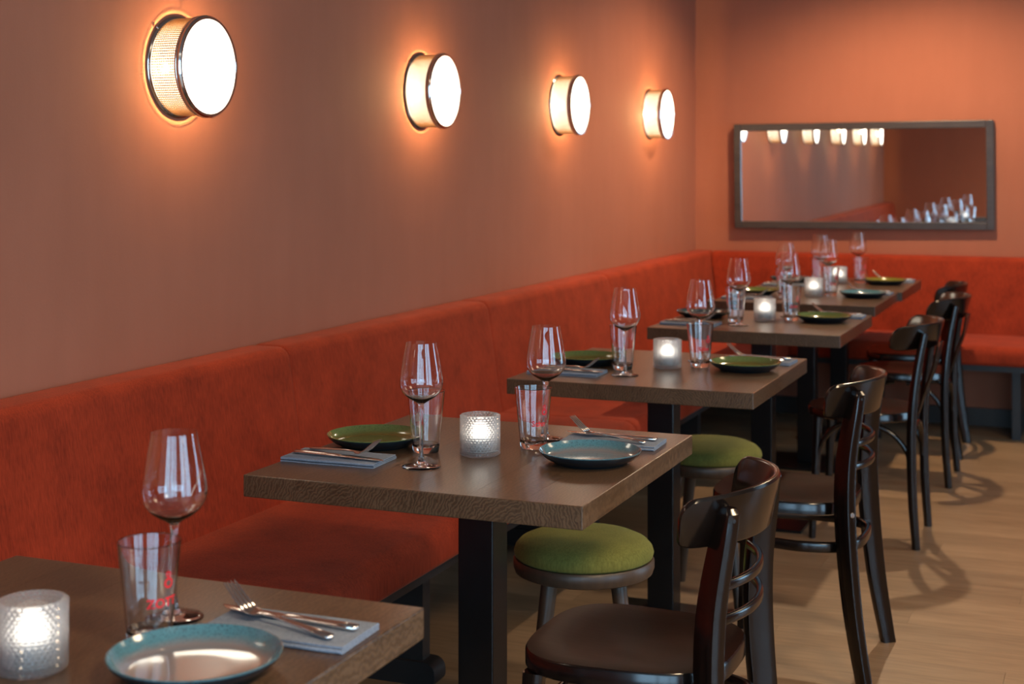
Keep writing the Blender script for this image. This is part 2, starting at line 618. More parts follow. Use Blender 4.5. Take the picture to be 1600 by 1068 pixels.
def cushion_x(name, prof, y0, y1, mat='orange_velvet', start=None):
    """profile (x, z) swept along y with gently rounded ends (upholstered panel)"""
    bm = bmesh.new()
    L = y1 - y0
    st = [0.0, 0.004, 0.012, 0.03, 0.08, 0.5, 0.92, 0.97, 0.988, 0.996, 1.0]
    ins = [0.010, 0.005, 0.0022, 0.0005, 0, 0, 0, 0.0005, 0.0022, 0.005, 0.010]
    cx = sum(p[0] for p in prof) / len(prof)
    cz = sum(p[1] for p in prof) / len(prof)
    rings = []
    ee = [0, 0.0015, 0.006, 0.016, 0.05, L / 2, L - 0.05, L - 0.016, L - 0.006, L - 0.0015, L]
    for e, i_ in zip(ee, ins):
        ring = []
        for x, z in prof:
            dx, dz = cx - x, cz - z
            l_ = sqrt(dx * dx + dz * dz)
            ring.append(bm.verts.new((x + dx / l_ * i_, y0 + e + (start(z + dz / l_ * i_) if start and e < L / 3 else 0.0), z + dz / l_ * i_)))
        rings.append(ring)
    m_ = len(prof)
    for a, c_ in zip(rings, rings[1:]):
        for k in range(m_):
            bm.faces.new((a[k], a[(k + 1) % m_], c_[(k + 1) % m_], c_[k]))
    bm.faces.new(rings[0])
    bm.faces.new(rings[-1][::-1])
    return finish(bm, name, mat, 40)

def roundpoly(pts, n=5):
    """pts: (x, z, r) corners -> rounded outline"""
    out = []
    k = len(pts)
    for i in range(k):
        p = Vector(pts[i][:2]); r = pts[i][2]
        a = (Vector(pts[i - 1][:2]) - p).normalized()
        b_ = (Vector(pts[(i + 1) % k][:2]) - p).normalized()
        if r <= 0:
            out.append((p.x, p.y)); continue
        ang = a.angle(b_)
        d = r / tan(ang / 2)
        p0, p1 = p + a * d, p + b_ * d
        ctr = p + (a + b_).normalized() * (r / sin(ang / 2))
        a0 = atan2(p0.y - ctr.y, p0.x - ctr.x)
        a1 = atan2(p1.y - ctr.y, p1.x - ctr.x)
        da = (a1 - a0 + pi) % (2 * pi) - pi
        for j in range(n + 1):
            t = a0 + da * j / n
            out.append((ctr.x + r * cos(t), ctr.y + r * sin(t)))
    return out

# distances from the wall: back cushion 0 .. 0.115 (top) / 0.17 (bottom), seat to 0.69
BACK = roundpoly([(0.004, 0.40, 0), (0.175, 0.40, 0.01), (0.175, 0.47, 0.004), (0.115, BT, 0.035), (0.004, BT, 0.006)])
SEAT = roundpoly([(0.02, 0.375, 0.004), (0.685, 0.375, 0.02), (0.685, SEATZ, 0.045), (0.16, SEATZ, 0.008), (0.02, SEATZ - 0.01, 0.004)], 6)

lb = thing('banquette', 'long orange velvet banquette along the lamp-lit left wall, behind the tables', 'bench', (XL, 0, 0))
segs = list(zip(SEAMS, SEAMS[1:]))
for a, c_ in segs:
    link('back_cushion', cushion_x('back_cushion', BACK, a + 0.0005, c_ - 0.0005), lb)
    link('seat_cushion', cushion_x('seat_cushion', SEAT, a + 0.0005, c_ - 0.0005), lb)
link('back_cushion', cushion_x('back_cushion', BACK, 6.2805, YB - 0.003), lb)
link('seat_cushion', cushion_x('seat_cushion', SEAT, 6.2805, YB - 0.702), lb)
bm = bmesh.new()
addbox(bm, (0.03, -0.38, 0.345), (0.655, YB - 0.702, 0.374))
link('seat_board', finish(bm, 'seat_board', 'support_black'), lb)
for y in SEAMS:
    y = max(y, -0.36)
    bm = bmesh.new()
    addbox(bm, (0.06, y - 0.022, 0.06), (0.535, y + 0.022, 0.345))
    so = link('support', finish(bm, 'support', 'support_black'), lb)
    bm = bmesh.new()
    prof = roundpoly([(0.04, 0.0, 0.0), (0.575, 0.0, 0.02), (0.575, 0.062, 0.03), (0.04, 0.062, 0.0)], 5)
    va = [bm.verts.new((x, y - 0.035, z)) for x, z in prof]
    vb = [bm.verts.new((x, y + 0.035, z)) for x, z in prof]
    bm.faces.new(va); bm.faces.new(vb[::-1])
    for k in range(len(prof)):
        bm.faces.new((va[k], va[(k + 1) % len(prof)], vb[(k + 1) % len(prof)], vb[k]))
    link('foot', finish(bm, 'foot', 'support_black'), so)

# back banquette: same profile, turned so that it stands against the back wall
bb = thing('banquette', 'orange velvet banquette against the back wall, below the mirror', 'bench', (0, YB, 0), -pi / 2)
# local x = distance from wall (world -y), local y = world x
mitre = lambda z: 0.0665 * (1 - (z - 0.40) / (BT - 0.40))
for a, c_, st_ in ((XL + 0.1205, -0.20, mitre), (-0.20, 1.10, None)):
    link('back_cushion', cushion_x('back_cushion', BACK, a + 0.0005, c_ - 0.0005, start=st_), bb)
for a, c_ in ((XL + 0.178, -0.20), (-0.20, 1.10)):
    link('seat_cushion', cushion_x('seat_cushion', roundpoly([(0.02, 0.375, 0.004), (0.70, 0.375, 0.02), (0.70, SEATZ, 0.045), (0.16, SEATZ, 0.008), (0.02, SEATZ - 0.01, 0.004)], 6), a + 0.0005, c_ - 0.0005), bb)
link('seat_board', boxmesh('seat_board', (0.03, XL + 0.18, 0.345), (0.665, 1.08, 0.374), 'support_black'), bb)
link('base_panel', boxmesh('base_panel', (0.02, XL + 0.18, 0.09), (0.19, 1.05, 0.345), 'terracotta'), bb)
link('plinth', boxmesh('plinth', (0.02, XL + 0.18, 0.0), (0.21, 1.06, 0.09), 'plinth_wood'), bb)
for x in (-0.44, 1.05):
    link('support', boxmesh('support', (0.215, x - 0.02, 0.0), (0.56, x + 0.02, 0.345), 'support_black'), bb)

tag(link('baseboard_right', boxmesh('baseboard_right', (XR - 0.015, YF, 0), (XR, YB, 0.08), 'plinth_wood')), kind='structure')

# ------------------------------------------------------------------ mirror on the back wall
mr_ = thing('wall_mirror', 'wide wall mirror in a dark wooden frame, reflecting the wall lamps', 'mirror', (-1.282, YB - 0.012, 1.295), 0)
mr_.rotation_euler = (radians(0.15), radians(-0.5), radians(0.5))
MW, MH, FW, FD = 0.700, 0.293, 0.040, 0.03
for nm, lo, hi in (('frame_side', (-MW, -FD, -MH), (-MW + FW, 0, MH)), ('frame_side', (MW - FW, -FD, -MH), (MW, 0, MH)),
                   ('frame_rail', (-MW + FW, -FD, MH - FW), (MW - FW, 0, MH)), ('frame_rail', (-MW + FW, -FD, -MH), (MW - FW, 0, -MH + FW))):
    link(nm, boxmesh(nm, lo, hi, 'mirror_frame_wood', 0.003), mr_)
link('mirror_glass', boxmesh('mirror_glass', (-MW + FW - 0.003, -0.016, -MH + FW - 0.003), (MW - FW + 0.003, -0.010, MH - FW + 0.003), 'mirror_glass'), mr_)

# ------------------------------------------------------------------ wall lamps
LR, LD = 0.129, 0.098
def make_lamp(label, loc, group):
    t = thing('wall_lamp', label, 'lamp', loc, 0, group)
    t.rotation_euler = (0, pi / 2, 0)          # local z -> world +x (out of the wall)
    link('back_plate', lathe('back_plate', [(0, 0), (LR + 0.001, 0), (LR + 0.001, 0.003), (LR - 0.004, 0.0065), (LR - 0.012, 0.0085), (0, 0.0085)], 'chrome', 64), t)
    link('drum', lathe('drum', [(LR - 0.012, 0.0100), (LR - 0.010, 0.0100), (LR - 0.010, 0.078), (LR - 0.012, 0.078)], 'lamp_drum', 64, None, 35, True), t)
    bd = bpy.data.lights.new('bulb', 'POINT')
    bd.energy = BULB_W
    bd.color = (1.0, 0.66, 0.28)
    bd.shadow_soft_size = 0.010
    bo = bpy.data.objects.new('bulb', bd)
    C.objects.link(bo)
    bo.parent = t
    bo.location = (0, 0, 0.066)
    bm = bmesh.new()
    nb, nr = 116, 13
    r0, r1 = LR - 0.0065, LR - 0.0045
    for k in range(nb):
        a = 2 * pi * k / nb
        M = Matrix.Rotation(a, 4, 'Z')
        addbox(bm, (r0, -0.0012, 0.009), (r1, 0.0012, 0.080), M)
    for j in range(nr):
        z = 0.0125 + 0.0645 * j / (nr - 1)
        addlathe(bm, [(r0, z - 0.0009), (r1, z - 0.0009), (r1, z + 0.0009), (r0, z + 0.0009)], 60, None, True)
    tag(link('grille', finish(bm, 'grille', 'brass_mesh', 0), t), kind='stuff')
    M = Matrix.Rotation(pi * 0.97, 4, 'Z')
    bm = bmesh.new()
    addbox(bm, (r0, -0.0022, 0.012), (r1 + 0.001, 0.0022, 0.080), M)
    link('seam_strip', finish(bm, 'seam_strip', 'brass_mesh', 0), t)
    link('front_ring', lathe('front_ring', [(LR - 0.010, 0.078), (LR - 0.002, 0.078), (LR + 0.001, 0.081), (LR + 0.001, 0.085), (LR - 0.0015, 0.0868), (LR + 0.001, 0.0885), (LR + 0.001, 0.094), (LR - 0.003, 0.098), (LR - 0.009, 0.098), (LR - 0.0105, 0.095)], 'chrome', 72, None, 35, True), t)
    link('diffuser', lathe('diffuser', [(0, 0.0785), (LR - 0.0106, 0.0785), (LR - 0.0106, 0.0925), (LR - 0.018, 0.0965), (0.06, 0.0985), (0, 0.099)], 'lamp_face', 64), t)
    for a in (0.35 * pi, 1.25 * pi):
        bm = bmesh.new()
        addlathe(bm, [(0, 0), (0.0028, 0), (0.0028, 0.004), (0.0016, 0.006), (0, 0.006)], 10)
        M = Matrix.Rotation(a, 4, 'Z') @ Matrix.Translation((LR + 0.0005, 0, 0.005)) @ Matrix.Rotation(pi / 2, 4, 'Y')
        bmesh.ops.transform(bm, matrix=M, verts=bm.verts[:])
        link('screw', finish(bm, 'screw', 'chrome'), t)
    return t

LZ = 1.617
lamp_spots = [(3.155, 'glowing round wall lamp with mesh side, largest and nearest at the left'),
              (4.58, 'glowing round wall lamp, second from the left of the photo'),
              (5.96, 'glowing round wall lamp, third from the left of the photo'),
              (7.295, 'glowing round wall lamp closest to the corner of the room'),
              (1.83, 'glowing round wall lamp out of frame, second last lamp in the mirror row'),
              (0.55, 'glowing round wall lamp out of frame, last lamp in the mirror row')]
lamp0 = make_lamp(lamp_spots[0][1], (XL, lamp_spots[0][0], LZ), 'round wall lamps')
for y, lab in lamp_spots[1:]:
    l_ = dup(lamp0, (XL, y, LZ), 0, lab)
    l_.rotation_euler = (0, pi / 2, 0)

# ------------------------------------------------------------------ ceiling downlight over the far tables; added fill lights over the aisle
def downlight(loc, watts, label, size=140, blend=0.55, aim=None, soft=0.035, k=1.0, lens='downlight_lens'):
    t = thing('downlight', label, 'light', loc)
    link('ring', lathe('ring', [(0.035 * k, 0), (0.035 * k + 0.02, 0), (0.035 * k + 0.02, -0.006), (0.035 * k + 0.013, -0.01), (0.035 * k, -0.01)], 'light_ring', 32, None, 35, True), t)
    link('lens', lathe('lens', [(0, -0.001), (0.035 * k - 0.001, -0.001), (0.035 * k - 0.001, -0.006), (0, -0.006)], lens, 32), t)
    sd = bpy.data.lights.new('spot', 'SPOT')
    sd.energy = watts
    sd.color = (1.0, 0.72, 0.44)
    sd.spot_size = radians(size)
    sd.spot_blend = blend
    sd.shadow_soft_size = soft
    so = bpy.data.objects.new('spot', sd)
    C.objects.link(so)
    so.parent = t
    so.location = (0, 0, -0.05 if k == 1.0 else -0.30)
    if aim:
        d = Vector(aim) - Vector(loc)
        so.rotation_euler = d.to_track_quat('-Z', 'Y').to_euler()
    return t
downlight((-0.93, 7.08, ZC), SPOT_W, 'recessed ceiling downlight above the far end of the room', 142, 0.65)
for aw, (ay, lab) in zip(AISLE_FILL_W, ((0.9, 'added fill light over the aisle, nearest the windows'), (3.1, 'added fill light over the middle of the aisle'), (5.3, 'added fill light over the aisle, level with the fourth table'))):
    downlight((0.75, ay, ZC), aw, lab, 150, 0.8, None, 0.26, 8.0, 'fill_lens')  # unseen soft fill, added to brighten the room; its round fixture is invented

# ------------------------------------------------------------------ tables
TH, TT = 0.76, 0.0435
TW, TL = 0.71, 0.742
tables = [(-1.239, 1.468), (-1.233, 2.850), (-1.239, 4.224), (-1.245, 5.599), (-1.287, 6.700), (-1.270, 7.445)]
tname = ['nearest table', 'second table from the camera', 'third table', 'fourth table', 'fifth table', 'last table']
tlab = ['dark oak table at the lower left corner, cut off by the frame',
        'dark oak table in the middle of the photo, sharpest of the row',
        'dark oak table with two green plates, third from the camera',
        'dark oak table behind the one with two green plates, fourth in the row',
        'dark oak table pushed up against the last one, fifth in the row',
        'dark oak table farthest back, against the back bench']
ns = 6
sw_ = [0.118, 0.125, 0.112, 0.128, 0.109, 0.118]
def make_table(label, loc):
    t = thing('table', label, 'table', loc, 0, 'row of dark oak tables')
    x = -TW / 2
    for i, s in enumerate(sw_):
        bm = bmesh.new()
        g = 0.00015
        addbox(bm, (x + g, -TL / 2, TH - TT), (x + s - g, TL / 2, TH))
        eds = []
        for e in bm.edges:
            mid = (e.verts[0].co + e.verts[1].co) / 2
            outer = abs(mid.y) > TL / 2 - 1e-4 or (i == 0 and abs(mid.x - x) < 1e-3) or (i == ns - 1 and abs(mid.x - x - s) < 1e-3)
            if outer and abs(e.verts[0].co.z - e.verts[1].co.z) < 1e-5 and not (0 < i < ns - 1 and abs(mid.y) < TL / 2 - 1e-4):
                eds.append(e)
            elif outer and abs(e.verts[0].co.z - e.verts[1].co.z) > 1e-3 and ((i == 0 and abs(mid.x - x) < 1e-3) or (i == ns - 1 and abs(mid.x - x - s) < 1e-3)):
                eds.append(e)
        bmesh.ops.bevel(bm, geom=eds, offset=0.0022, segments=2, affect='EDGES', profile=0.5)
        link('stave', finish(bm, 'stave', 'table_oak', 18), t)
        x += s
    link('mounting_plate', boxmesh('mounting_plate', (-0.2, -0.2, TH - TT - 0.008), (0.2, 0.2, TH - TT - 0.0002), 'black_steel'), t)
    link('column', boxmesh('column', (-0.04, -0.04, 0.0105), (0.04, 0.04, TH - TT - 0.0082), 'black_steel', 0.003), t)
    link('base_plate', boxmesh('base_plate', (-0.18, -0.18, 0.0), (0.18, 0.18, 0.010), 'black_steel', 0.002), t)
    return t
table0 = make_table(tlab[0], (*tables[0], 0))
for i in range(1, 6):
    dup(table0, (*tables[i], 0), 0, tlab[i])

# ------------------------------------------------------------------ stools
def make_stool(label, loc, rz):
    t = thing('stool', label, 'stool', loc, rz, 'round green stools')
    link('seat_ring', lathe('seat_ring', [(0, 0.400), (0.150, 0.400), (0.164, 0.406), (0.168, 0.418), (0.168, 0.432), (0.164, 0.438), (0, 0.438)], 'stool_oak', 56), t)
    link('cushion', lathe('cushion', [(0, 0.4385), (0.158, 0.4385), (0.164, 0.443), (0.1665, 0.452), (0.163, 0.464), (0.152, 0.476), (0.130, 0.486), (0.09, 0.493), (0.045, 0.4955), (0, 0.496)], 'green_velvet', 64), t)
    for k in range(4):
        a = pi / 4 + k * pi / 2
        u = Vector((cos(a), sin(a), 0))
        link('leg', tube('leg', [u * 0.112 + Vector((0, 0, 0.4005)), u * 0.145 + Vector((0, 0, 0.2)), u * 0.178 + Vector((0, 0, 0.0))], lambda q: 0.019 - 0.006 * q, 'stool_oak', 14), t)
    return t
stool0 = make_stool('stool with round moss-green velvet cushion beside the front chair', (-1.166, 3.30, 0), 0.35)
dup(stool0, (-1.185, 4.545, 0), 0.0, 'stool with green velvet cushion tucked behind the middle table, farther of the two')

# ------------------------------------------------------------------ chairs
def seat_mesh(name, outline, z0, z1, dip, mat):
    """rounded seat panel with a shallow saddle"""
    bm = bmesh.new()
    fr = [0.0, 0.3, 0.6, 0.82, 0.94, 0.985]
    rings = []
    n = len(outline)
    def dz(f):
        return -dip * max(0.0, 1 - (f / 0.8) ** 2)
    cvt = bm.verts.new((0.0, 0, z1 + dz(0)))
    for f in fr[1:]:
        rings.append([bm.verts.new((x * f, y * f, z1 + dz(f))) for x, y in outline])
    rings.append([bm.verts.new((x, y, z1 - 0.005)) for x, y in outline])
    rings.append([bm.verts.new((x, y, z0 + 0.004)) for x, y in outline])
    rings.append([bm.verts.new((x * 0.975, y * 0.975, z0)) for x, y in outline])
    cb = bm.verts.new((0, 0, z0))
    for k in range(n):
        k2 = (k + 1) % n
        bm.faces.new((cvt, rings[0][k], rings[0][k2]))
        for ri, (a, c_) in enumerate(zip(rings, rings[1:])):
            f = bm.faces.new((a[k], c_[k], c_[k2], a[k2]))
            f.material_index = 1 if ri >= 4 else 0
        bm.faces.new((cb, rings[-1][k2], rings[-1][k]))
    return finish(bm, name, [mat, 'dark_bentwood'], 40)

def rail_mesh(name, R, half, z0, z1, th, mat, lean=0.02, cx=0.0, rc=0.03):
    """bent top rail: arc of radius R about (cx, 0), rounded upper corners"""
    bm = bmesh.new()
    n = 36
    rings = []
    H = z1 - z0
    for i in range(n + 1):
        s = -1 + 2 * i / n
        s = math.copysign(1 - (1 - abs(s)) ** 1.6, s) if abs(s) > 0 else 0
        a = s * half
        d_end = (1 - abs(s)) * half * R
        if d_end < rc:
            q = rc - sqrt(max(0, rc * rc - (rc - d_end) ** 2))
        else:
            q = 0
        zt = z1 - q - 0.010 * abs(s) ** 2
        zb = z0 + q * 0.35
        sec = [(-th / 2, zb + .004), (-th / 2 + .003, zb), (th / 2 - .003, zb), (th / 2, zb + .004), (th / 2, zt - .006), (th / 2 - .004, zt - .001), (0, zt), (-th / 2 + .004, zt - .001), (-th / 2, zt - .006)]
        ring = []
        for dr, z in sec:
            r_ = R - th / 2 + dr + lean * (z - z0) / H
            ring.append(bm.verts.new((cx + r_ * cos(a), r_ * sin(a), z)))
        rings.append(ring)
    m_ = len(rings[0])
    for a, c_ in zip(rings, rings[1:]):
        for k in range(m_):
            bm.faces.new((a[k], a[(k + 1) % m_], c_[(k + 1) % m_], c_[k]))
    bm.faces.new(rings[0]); bm.faces.new(rings[-1][::-1])
    return finish(bm, name, mat, 40)

def seat_outline(xf, xr, wf, wr, n=64, p=3.2):
    out = []
    for k in range(n):
        a = 2 * pi * k / n
        ca, sa = cos(a), sin(a)
        u = math.copysign(abs(ca) ** (2 / p), ca)
        v_ = math.copysign(abs(sa) ** (2 / p), sa)
        x = (xr if u > 0 else -xf) * u
        x = xr * u if u > 0 else -xf * u
        wd = wf + (wr - wf) * (u + 1) / 2
        out.append((x, v_ * wd))
    return out

def post_path_A(s):
    return smoothpath([(0.245, s * 0.212, 0.0), (0.212, s * 0.205, 0.2), (0.192, s * 0.196, 0.42), (0.192, s * 0.186, 0.58), (0.2115, s * 0.172, 0.72), (0.2205, s * 0.168, 0.772)], 5)

def make_chair_a(label, loc, rz):
    t = thing('ladderback_chair', label, 'chair', loc, rz, 'dark bentwood chairs on the aisle side')
    link('seat', seat_mesh('seat', seat_outline(-0.195, 0.196, 0.203, 0.180), 0.433, 0.468, 0.009, 'seat_wood'), t)
    rl = link('top_rail', rail_mesh('top_rail', 0.252, radians(56), 0.700, 0.798, 0.015, 'dark_bentwood'), t)
    for s in (-1, 1):
        P = post_path_A(s)
        n = len(P)
        fa = s * radians(38)
        rad = Vector((cos(fa), sin(fa), 0))
        tg = Vector((-sin(fa), cos(fa), 0))
        bm = bmesh.new()
        rings = []
        for i, p in enumerate(P):
            q = i / (n - 1)
            hw = 0.0135 + 0.002 * sin(pi * q)
            hd = 0.020 + 0.008 * sin(pi * min(1, q * 1.1))
            if i == n - 1:
                hd *= 0.55; hw *= 0.8
            ring = []
            for a, b_ in rrect(2 * hd, 2 * hw, 0.005, 2):
                ring.append(bm.verts.new(p + rad * a + tg * b_))
            rings.append(ring)
        m_ = len(rings[0])
        for a, c_ in zip(rings, rings[1:]):
            for k in range(m_):
                bm.faces.new((a[k], a[(k + 1) % m_], c_[(k + 1) % m_], c_[k]))
        bm.faces.new(rings[0][::-1]); bm.faces.new(rings[-1])
        po = link('rear_leg', finish(bm, 'rear_leg', 'dark_bentwood', 40), t)
        for z, mt, rr in ((0.752, 'hole_plug', 0.0045), (0.722, 'hole_plug', 0.0045), (0.452, 'bolt_zinc', 0.0075)):
            pp = min(P, key=lambda v: abs(v.z - z))
            pk = [v for v in P]
            # interpolate centre line at z
            for a_, b_ in zip(pk, pk[1:]):
                if a_.z <= z <= b_.z:
                    pp = a_.lerp(b_, (z - a_.z) / max(1e-6, b_.z - a_.z))
            qz = z / 0.772
            hd = 0.020 + 0.008 * sin(pi * min(1, qz * 0.95 * 1.1))
            bm = bmesh.new()
            addlathe(bm, [(0, 0), (rr, 0), (rr * 0.8, 0.0015 if mt == 'hole_plug' else 0.003), (0, 0.002 if mt == 'hole_plug' else 0.0045)], 14)
            M = Matrix.Translation(pp + rad * (hd - 0.0006) + Vector((0, 0, z - pp.z))) @ Matrix.Rotation(fa, 4, 'Z') @ Matrix.Rotation(pi / 2, 4, 'Y')
            bmesh.ops.transform(bm, matrix=M, verts=bm.verts[:])
            link('bolt' if mt == 'bolt_zinc' else 'plug', finish(bm, 'plug', mt), po)
        link('front_leg', tube_sq('front_leg', [(-0.150, s * 0.158, 0.434), (-0.160, s * 0.168, 0.2), (-0.172, s * 0.176, 0.0)], lambda q: 0.038 - 0.012 * q, 'dark_bentwood'), t)
    for z in (0.622, 0.562):
        P = []
        for i in range(25):
            a = radians(-40 + 80 * i / 24)
            P.append((0.02 + 0.222 * cos(a) - 0.012, 0.262 * sin(a), z))
        bm = bmesh.new()
        addsweep(bm, P, lambda i, q: rrect(0.013, 0.019, 0.005, 2))
        link('back_slat', finish(bm, 'back_slat', 'dark_bentwood', 50), t)
    # bentwood hoop that ties the legs together
    P = []
    for k in range(56):
        a = 2 * pi * k / 56
        u = math.copysign(abs(cos(a)) ** 0.62, cos(a)); v_ = math.copysign(abs(sin(a)) ** 0.62, sin(a))
        P.append(((0.215 if u > 0 else 0.150) * u, (0.178 - 0.010 * (u < 0)) * v_, 0.350))
    bm = bmesh.new()
    addsweep(bm, P, lambda i, q: rrect(0.016, 0.028, 0.005, 2), None, True)
    link('hoop_stretcher', finish(bm, 'hoop_stretcher', 'dark_bentwood', 50), t)
    return t

def tube_sq(name, path, wfun, mat):
    bm = bmesh.new()
    path = smoothpath(path, 4)
    addsweep(bm, path, lambda i, q: rrect(wfun(q), wfun(q), wfun(q) * 0.22, 2), (1, 0, 0))
    return finish(bm, name, mat, 40)

def make_chair_b(label, loc, rz):
    t = thing('bentwood_chair', label, 'chair', loc, rz, 'dark bentwood chairs on the aisle side')
    link('seat', seat_mesh('seat', seat_outline(-0.205, 0.195, 0.205, 0.190, 64, 2.35), 0.440, 0.472, 0.010, 'seat_wood'), t)
    link('top_rail', rail_mesh('top_rail', 0.262, radians(62), 0.705, 0.800, 0.016, 'dark_bentwood', 0.025, -0.003, 0.045), t)
    for s in (-1, 1):
        P = smoothpath([(0.205, s * 0.182, 0.0), (0.192, s * 0.184, 0.2), (0.190, s * 0.184, 0.44), (0.206, s * 0.175, 0.62), (0.232, s * 0.166, 0.765)], 5)
        link('rear_leg', tube('rear_leg', P, lambda q: 0.0125 + 0.005 * sin(pi * min(1, 0.15 + q * 0.75)), 'dark_bentwood', 14, False, (1, 0, 0)), t)
        link('front_leg', tube('front_leg', [(-0.150, s * 0.135, 0.441), (-0.158, s * 0.144, 0.22), (-0.168, s * 0.155, 0.0)], lambda q: 0.0175 - 0.005 * q, 'dark_bentwood', 14, False, (1, 0, 0)), t)
        # splat band from the rail down to the seat
        P = smoothpath([(0.268, s * 0.056, 0.715), (0.252, s * 0.048, 0.64), (0.220, s * 0.029, 0.55), (0.190, s * 0.013, 0.455)], 6)
        bm = bmesh.new()
        addsweep(bm, P, lambda i, q: rrect(0.082 - 0.060 * q, 0.009, 0.003, 2), (1, 0, 0))
        link('back_splat', finish(bm, 'back_splat', 'dark_bentwood', 50), t)
        # curved braces under the seat
        for x0, x1 in ((0.188, 0.03), (-0.150, -0.02)):
            P = []
            for i in range(13):
                a = pi / 2 * i / 12
                P.append((x0 + (x1 - x0) * (1 - cos(a)), s * (0.172 if x0 > 0 else 0.142 + 0.015 * sin(a)), 0.27 + 0.160 * sin(a)))
            link('brace', tube('brace', P, 0.0095, 'dark_bentwood', 10, False, (0, 1, 0)), t)
    P = []
    for i in range(17):
        a = pi * i / 16
        P.append((0.185, 0.172 * cos(a), 0.27 + 0.155 * sin(a)))
    link('rear_brace', tube('rear_brace', P, 0.0095, 'dark_bentwood', 10, False, (1, 0, 0)), t)
    return t

chairA = make_chair_a('dark wooden ladderback chair in the foreground, nearest of the chairs', (-0.842, 2.690, 0), 0)
dup(chairA, (-0.842, 4.095, 0), 0, 'dark wooden ladderback chair at the third table, next behind the foreground chair')
dup(chairA, (-0.905, 7.265, 0), 0, 'dark wooden chair at the last table, farthest back by the bench')
chairB = make_chair_b('dark bentwood chair with splat back at the fourth table', (-0.850, 5.540, 0), 0)
dup(chairB, (-0.845, 6.600, 0), 0, 'dark bentwood chair with splat back at the fifth table')

# ------------------------------------------------------------------ tableware
def make_wine_glass(label, loc):
    t = thing('wine_glass', label, 'wine glass', loc, 0, 'empty wine glasses')
    th = 0.0011
    outer = [(0.0065, 0.128), (0.014, 0.133), (0.026, 0.140), (0.036, 0.149), (0.0425, 0.160), (0.0443, 0.170), (0.0435, 0.181), (0.0405, 0.200), (0.0365, 0.222), (0.0325, 0.242), (0.0310, 0.2515)]
    outer = [(p.x, p.y) for p in smoothpath([(a, b_, 0) for a, b_ in outer], 4)]
    inner = [(max(0.0, r - th), z + 0.0032 * max(0.0, 1 - i / 12)) for i, (r, z) in enumerate(outer)]
    inner[-1] = (outer[-1][0] - th, outer[-1][1])
    bl = link('bowl', lathe('bowl', [(0, 0.127)] + outer + inner[::-1] + [(0, 0.131)], 'bowl_glass', 64, None, 35), t)
    link('stem', lathe('stem', [(0, 0.0075), (0.010, 0.0075), (0.0055, 0.016), (0.0040, 0.032), (0.0036, 0.06), (0.0037, 0.095), (0.0045, 0.115), (0.0066, 0.1268), (0, 0.1268)], 'solid_glass', 24, None, 60), t)
    link('foot', lathe('foot', [(0, 0.0004), (0.0385, 0.0004), (0.0392, 0.0012), (0.0385, 0.0022), (0.024, 0.0040), (0.011, 0.0072), (0, 0.0074)], 'solid_glass', 48, None, 60), t)
    # small etched signature on the bowl
    bm = bmesh.new()
    random.seed(3)
    def surf(a, z):
        for (r0, z0), (r1, z1) in zip(outer, outer[1:]):
            if z0 <= z <= z1:
                r = r0 + (r1 - r0) * (z - z0) / (z1 - z0) + 0.0003
                return Vector((r * cos(a), r * sin(a), z))
    for k in range(9):
        a0 = radians(-24) + k * 0.055
        z0 = 0.176 + k * 0.0026
        h = random.uniform(0.003, 0.007)
        a1 = a0 + random.uniform(0.02, 0.06)
        wd = 0.014
        vs = [bm.verts.new(surf(x, z)) for x, z in ((a0, z0), (a0 + wd, z0), (a1 + wd, z0 + h), (a1, z0 + h))]
        bm.faces.new(vs)
    link('etched_mark', finish(bm, 'etched_mark', 'etch_white', 0), bl)
    return t

def text_mesh(body, size):
    cu = bpy.data.curves.new('print', 'FONT')
    cu.body = body
    cu.size = size
    cu.resolution_u = 3
    cu.offset = 0.00045
    ob = bpy.data.objects.new('print', cu)
    C.objects.link(ob)
    dg = bpy.context.evaluated_depsgraph_get()
    me = bpy.data.meshes.new_from_object(ob.evaluated_get(dg))
    bpy.data.objects.remove(ob)
    bpy.data.curves.remove(cu)
    return me

